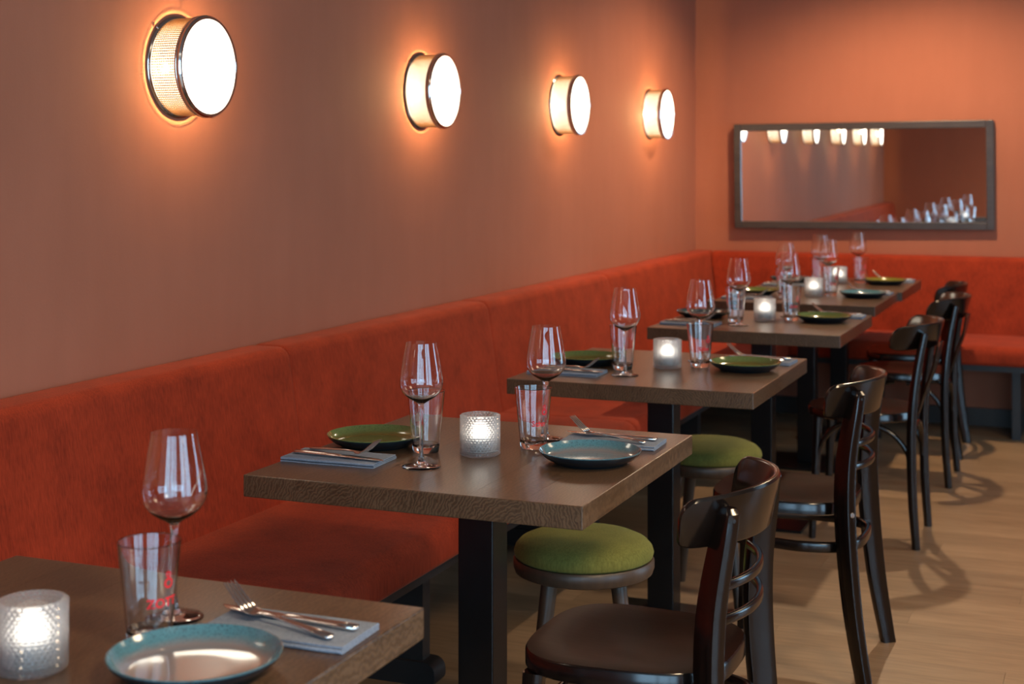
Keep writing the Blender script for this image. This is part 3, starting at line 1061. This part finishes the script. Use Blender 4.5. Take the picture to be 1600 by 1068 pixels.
TB, TR, THH = 0.0275, 0.0405, 0.131
def tum_r(z):
    return TB + (TR - TB) * z / THH
def make_tumbler(label, loc, rz, word):
    t = thing('tumbler', label, 'drinking glass', loc, rz, 'empty tumblers with red print')
    z0 = 0.0135
    wall = link('glass_body', lathe('glass_body', [(0, 0.0025), (TB - 0.006, 0.0012), (TB - 0.003, 0.0003), (TB - 0.001, 0.0012), (TB, 0.003), (tum_r(z0), z0), (tum_r(0.07), 0.07), (tum_r(0.126), 0.126), (TR, THH - 0.001), (TR - 0.0008, THH), (TR - 0.0017, THH - 0.001), (tum_r(0.126) - 0.0018, 0.126), (tum_r(0.07) - 0.0019, 0.07), (tum_r(z0 + 0.006) - 0.0024, z0 + 0.006), (tum_r(z0) - 0.0055, z0 + 0.0005), (tum_r(z0) - 0.012, z0 - 0.001), (0, z0 - 0.002)], 'bowl_glass', 64, None, 22), t)
    me = text_mesh(word, 0.0165)
    def wrap(me, zb, a0):
        for v in me.vertices:
            z = zb + v.co.y
            r = tum_r(z) + 0.0004
            a = a0 + v.co.x / r
            v.co = (r * cos(a), r * sin(a), z)
    wrap(me, 0.052, radians(-6))
    me.materials.clear(); me.materials.append(MATS['red_print'])
    link('printed_word', me, t)
    # round emblem above the word
    bm = bmesh.new()
    for cx, cz, r0, r1 in ((0.0, 0.0, 0.0040, 0.0070), (0.0, 0.0115, 0.0022, 0.0042)):
        vi, vo = [], []
        for k in range(20):
            a = 2 * pi * k / 20
            for r_, arr in ((r0, vi), (r1, vo)):
                z = 0.082 + cz + r_ * sin(a)
                rr = tum_r(z) + 0.0004
                an = radians(-6) + 0.0300 / rr + r_ * cos(a) / rr
                arr.append(bm.verts.new((rr * cos(an), rr * sin(an), z)))
        for k in range(20):
            bm.faces.new((vi[k], vi[(k + 1) % 20], vo[(k + 1) % 20], vo[k]))
    link('printed_emblem', finish(bm, 'printed_emblem', 'red_print', 0), t)
    return t

def make_holder(label, loc):
    t = thing('candle_holder', label, 'candle holder', loc, 0, 'relief glass candle holders')
    R, H = 0.0402, 0.087
    bm = bmesh.new()
    na, nz = 136, 34
    rings = []
    for j in range(nz + 1):
        z = 0.002 + (H - 0.004) * j / nz
        ring = []
        row = j // 2
        for k in range(na):
            a = 2 * pi * k / na
            kk = (k + (2 if (row % 2) else 0)) % 4
            stud = 0.0028 if (kk in (1, 2) and j % 2 == 1) else (0.0004 if j % 2 == 1 else 0.0)
            r = R + 0.0006 * (z / H) + stud
            ring.append(bm.verts.new((r * cos(a), r * sin(a), z)))
        rings.append(ring)
    inner = [(R - 0.004, H - 0.001), (R - 0.0055, H * 0.5), (R - 0.0065, 0.010), (0.0, 0.010)]
    bot = bm.verts.new((0, 0, 0.0))
    rb = [bm.verts.new(((R - 0.002) * cos(2 * pi * k / na), (R - 0.002) * sin(2 * pi * k / na), 0.0)) for k in range(na)]
    seq = [rb] + rings
    for r, z in inner[:-1]:
        seq.append([bm.verts.new((r * cos(2 * pi * k / na), r * sin(2 * pi * k / na), z)) for k in range(na)])
    ci = bm.verts.new((0, 0, inner[-1][1]))
    for a, c_ in zip(seq, seq[1:]):
        for k in range(na):
            bm.faces.new((a[k], a[(k + 1) % na], c_[(k + 1) % na], c_[k]))
    for k in range(na):
        bm.faces.new((bot, rb[(k + 1) % na], rb[k]))
        bm.faces.new((ci, seq[-1][k], seq[-1][(k + 1) % na]))
    link('relief_cup', finish(bm, 'relief_cup', 'relief_glass', 12), t)
    return t

def make_tealight(label, loc):
    t = thing('candle', label, 'candle', loc, 0, 'lit candles inside the holders')
    link('candle_body', lathe('candle_body', [(0, 0.0), (0.0205, 0.0), (0.0215, 0.002), (0.0215, 0.027), (0, 0.027)], 'candle_white', 32), t)
    link('glowing_top', lathe('glowing_top', [(0, 0.0272), (0.0205, 0.0272), (0.0215, 0.031), (0.0212, 0.045), (0.018, 0.052), (0.010, 0.055), (0, 0.056)], 'candle_glow', 32), t)
    return t

def plate_mesh(glaze):
    prof = [(0, 0.0025), (0.066, 0.0025), (0.068, 0.0004), (0.073, 0.0004), (0.075, 0.003), (0.090, 0.0095), (0.1015, 0.0185), (0.1052, 0.0245),
            (0.1055, 0.0262), (0.1040, 0.0265), (0.1010, 0.0225), (0.0945, 0.0140), (0.086, 0.0088), (0.076, 0.0068), (0.04, 0.0062), (0, 0.0062)]
    return lathe('plate', prof, ['plate_outside', glaze], 72, lambda i: 0 if i < 7 else 1, 45)
PLATES = {}
def make_plate(glaze, label, loc):
    if glaze not in PLATES:
        PLATES[glaze] = plate_mesh('glaze_' + glaze)
    o = link('plate', PLATES[glaze], None, loc)
    return tag(o, label, 'plate', 'stoneware plates')

def napkin_mesh():
    """cloth folded three times: an S-shaped strip swept along its length"""
    bm = bmesh.new()
    L, W_, t, g = 0.212, 0.112, 0.0022, 0.0012
    # centre line of the fold in (y, z)
    lay = t + g
    cl = []
    for y in (-W_ / 2, -W_ / 4, 0, W_ / 4, W_ / 2 - lay):
        cl.append((y, t / 2 + 0.0002))
    for k in range(1, 6):
        a = -pi / 2 + pi * k / 6
        cl.append((W_ / 2 - lay + lay / 2 * cos(a), t / 2 + 0.0002 + lay / 2 + lay / 2 * sin(a)))
    for y in (W_ / 2 - lay, 0, -W_ / 2 + lay):
        cl.append((y, t / 2 + lay))
    for k in range(1, 6):
        a = -pi / 2 - pi * k / 6
        cl.append((-W_ / 2 + lay + lay / 2 * cos(a), t / 2 + lay * 1.5 + lay / 2 * sin(a)))
    for y in (-W_ / 2 + lay, -W_ / 6, W_ / 6, W_ / 2 - 0.004):
        cl.append((y, t / 2 + 2 * lay))
    n = len(cl)
    top, bot = [], []
    for i in range(n):
        a = Vector(cl[max(0, i - 1)]); c_ = Vector(cl[min(n - 1, i + 1)])
        d = (c_ - a).normalized()
        nn = Vector((-d.y, d.x)) * (t / 2)
        top.append(Vector(cl[i]) + nn)
        bot.append(Vector(cl[i]) - nn)
    loop = top + bot[::-1]
    rings = []
    xs_ = [-L / 2 + L * k / 12 for k in range(13)]
    for x in xs_:
        wob = 0.0008 * sin(x * 60)
        sc_ = 1 - 0.02 * (abs(x) / (L / 2)) ** 2
        rings.append([bm.verts.new((x, p.x * sc_ + wob, p.y)) for p in loop])
    m_ = len(loop)
    for a, c_ in zip(rings, rings[1:]):
        for k in range(m_):
            bm.faces.new((a[k], a[(k + 1) % m_], c_[(k + 1) % m_], c_[k]))
    for ring in (rings[0], rings[-1]):
        for i in range(n - 1):
            bm.faces.new((ring[i], ring[i + 1], ring[m_ - 2 - i], ring[m_ - 1 - i]))
    return finish(bm, 'napkin', 'napkin_cloth', 40)
NAPKIN = napkin_mesh()

def strip(bm, pts):
    """pts: (x, z, halfwidth, halfthick, yoff)"""
    rings = []
    for x, z, hw, ht, yo in pts:
        rings.append([bm.verts.new((x, yo + a, z + b_)) for a, b_ in rrect(2 * hw, 2 * ht, min(hw, ht) * 0.85, 2)])
    m_ = len(rings[0])
    for a, c_ in zip(rings, rings[1:]):
        for k in range(m_):
            bm.faces.new((a[k], a[(k + 1) % m_], c_[(k + 1) % m_], c_[k]))
    bm.faces.new(rings[0][::-1]); bm.faces.new(rings[-1])

def make_fork(label, loc, rz):
    # local +x = tip of the tines; resting across the knife, tines raised
    t = thing('fork', label, 'fork', loc, rz, 'forks on the napkins')
    bm = bmesh.new()
    strip(bm, [(-0.098, 0.0035, 0.003, 0.0012, 0), (-0.095, 0.004, 0.0075, 0.002, 0), (-0.06, 0.0062, 0.0062, 0.002, 0), (-0.02, 0.0090, 0.0040, 0.0019, 0), (0.012, 0.0110, 0.0032, 0.0017, 0), (0.028, 0.0105, 0.0042, 0.0014, 0), (0.036, 0.0095, 0.0105, 0.0010, 0), (0.048, 0.0105, 0.0122, 0.0009, 0), (0.054, 0.0128, 0.0122, 0.0009, 0)])
    link('handle', finish(bm, 'handle', 'cutlery_steel', 60), t)
    for k in range(4):
        y = -0.0102 + 0.0068 * k
        bm = bmesh.new()
        strip(bm, [(0.0535, 0.0128, 0.0026, 0.0012, y), (0.066, 0.0205, 0.0024, 0.0012, y * 0.98), (0.078, 0.0300, 0.0022, 0.0011, y * 0.95), (0.090, 0.0395, 0.0017, 0.0009, y * 0.9), (0.093, 0.0420, 0.0006, 0.0004, y * 0.9)])
        link('tine', finish(bm, 'tine', 'cutlery_steel', 60), t)
    return t

def make_knife(label, loc, rz):
    t = thing('knife', label, 'knife', loc, rz, 'knives on the napkins')
    bm = bmesh.new()
    strip(bm, [(-0.108, 0.0038, 0.003, 0.0015, 0), (-0.105, 0.0042, 0.0080, 0.0036, 0), (-0.08, 0.0042, 0.0074, 0.0036, 0), (-0.03, 0.0042, 0.0062, 0.0034, 0), (0.0, 0.0042, 0.0060, 0.0032, 0), (0.006, 0.0042, 0.0050, 0.0022, 0)])
    link('handle', finish(bm, 'handle', 'cutlery_steel', 60), t)
    bm = bmesh.new()
    strip(bm, [(0.006, 0.0042, 0.0060, 0.0013, 0.001), (0.02, 0.0042, 0.0090, 0.0010, 0.002), (0.07, 0.0042, 0.0088, 0.0008, 0.002), (0.098, 0.0042, 0.0062, 0.0006, 0.0), (0.110, 0.0042, 0.0016, 0.0004, -0.004)])
    link('blade', finish(bm, 'blade', 'cutlery_steel', 60), t)
    return t

# settings: (table index, side, plate colour, plate xy, tumbler xy, glass xy, napkin xy)
def dflt(i, side):
    cx, cy = tables[i]
    s = 1 if side == 'R' else -1
    return dict(plate=(cx + s * 0.243, cy + s * 0.002), tum=(cx + s * 0.093, cy + s * 0.066), glass=(cx + s * 0.062, cy + s * 0.186), nap=(cx + s * 0.232, cy + s * 0.205))
over = {
    (0, 'R'): dict(plate=(-1.028, 1.499), tum=(-1.148, 1.572), glass=(-1.177, 1.667), nap=(-1.002, 1.672)),
    (1, 'R'): dict(plate=(-0.994, 2.852), tum=(-1.156, 2.945), glass=(-1.166, 3.048), nap=(-1.012, 3.057)),
    (1, 'L'): dict(plate=(-1.486, 2.846), tum=(-1.351, 2.818), glass=(-1.294, 2.677), nap=(-1.483, 2.676)),
    (2, 'R'): dict(plate=(-1.006, 4.280), nap=(-1.005, 4.460)),
    (2, 'L'): dict(plate=(-1.480, 4.230), tum=(-1.343, 4.150)),
    (3, 'R'): dict(plate=(-1.030, 5.680), nap=(-1.01, 5.860)),
    (3, 'L'): dict(plate=(-1.500, 5.66), glass=(-1.300, 5.421)),
    (4, 'R'): dict(plate=(-1.045, 6.745), nap=(-1.05, 6.925)),
    (5, 'R'): dict(plate=(-1.055, 7.49), nap=(-1.04, 7.67)),
}
colour = {(0, 'R'): 'teal', (1, 'R'): 'teal', (1, 'L'): 'green', (2, 'R'): 'green', (2, 'L'): 'green', (3, 'R'): 'green', (3, 'L'): 'dark', (4, 'R'): 'teal', (4, 'L'): 'green', (5, 'R'): 'olive', (5, 'L'): 'dark'}
cname = {'teal': 'grey-centred teal', 'green': 'mossy green', 'olive': 'olive yellow', 'dark': 'dark slate'}
side_txt = {'R': 'on the aisle side of the', 'L': 'on the bench side of the'}
first = {}
def place(kind, maker, label, loc, rz):
    if kind not in first:
        first[kind] = maker(label, loc)
        first[kind].rotation_euler = (0, 0, rz)
        return first[kind]
    return dup(first[kind], loc, rz, label)

random.seed(11)
for (i, side), col in colour.items():
    d = dflt(i, side)
    d.update(over.get((i, side), {}))
    tn = tname[i]
    where = side_txt[side] + ' ' + tn
    if i == 0:
        where = 'on the nearest table at the lower left'
    z = TH
    s = 1 if side == 'R' else -1
    make_plate(col, cname[col] + ' stoneware plate ' + where, (*d['plate'], z))
    place('glass', make_wine_glass, 'empty stemmed wine glass ' + where, (*d['glass'], z), 0.0)
    word = 'ZOTT' if i == 0 else 'Schn'
    vx, vy = d['tum']
    face = atan2(-vy, -vx)
    rz = face if side == 'R' else face + pi
    place('tumbler' + word, lambda lab, loc: make_tumbler(lab, loc, 0, word), 'straight tumbler with red print ' + where, (vx, vy, z), rz)
    nx, ny = d['nap']
    base = pi if side == 'R' else 0.0
    j = random.uniform(-0.05, 0.05)
    no = link('napkin', NAPKIN, None, (nx, ny, z), (0, 0, base + (j if i > 1 else 0.03)))
    tag(no, 'folded blue-grey cloth napkin ' + where, 'napkin', 'folded napkins')
    nz_ = z + 0.0094
    place('knife', lambda lab, loc: make_knife(lab, loc, 0), 'steel knife on the napkin ' + where, (nx - s * 0.012, ny + s * 0.022, nz_), base - 0.07)
    place('fork', lambda lab, loc: make_fork(lab, loc, 0), 'steel fork across the knife ' + where, (nx - s * 0.012, ny - s * 0.006, nz_ + 0.0005), base - 0.25)

cand = [(-1.219, 1.434), (-1.233, 2.835), (-1.233, 4.240), (-1.247, 5.633), (-1.259, 6.700), (-1.275, 7.450)]
for i, (x, y) in enumerate(cand):
    place('holder', make_holder, 'frosted relief-glass candle holder on the ' + tname[i], (x, y, TH), 0.0)
    place('tealight', make_tealight, 'glowing white candle inside the holder on the ' + tname[i], (x, y, TH + 0.0105), 0.0)
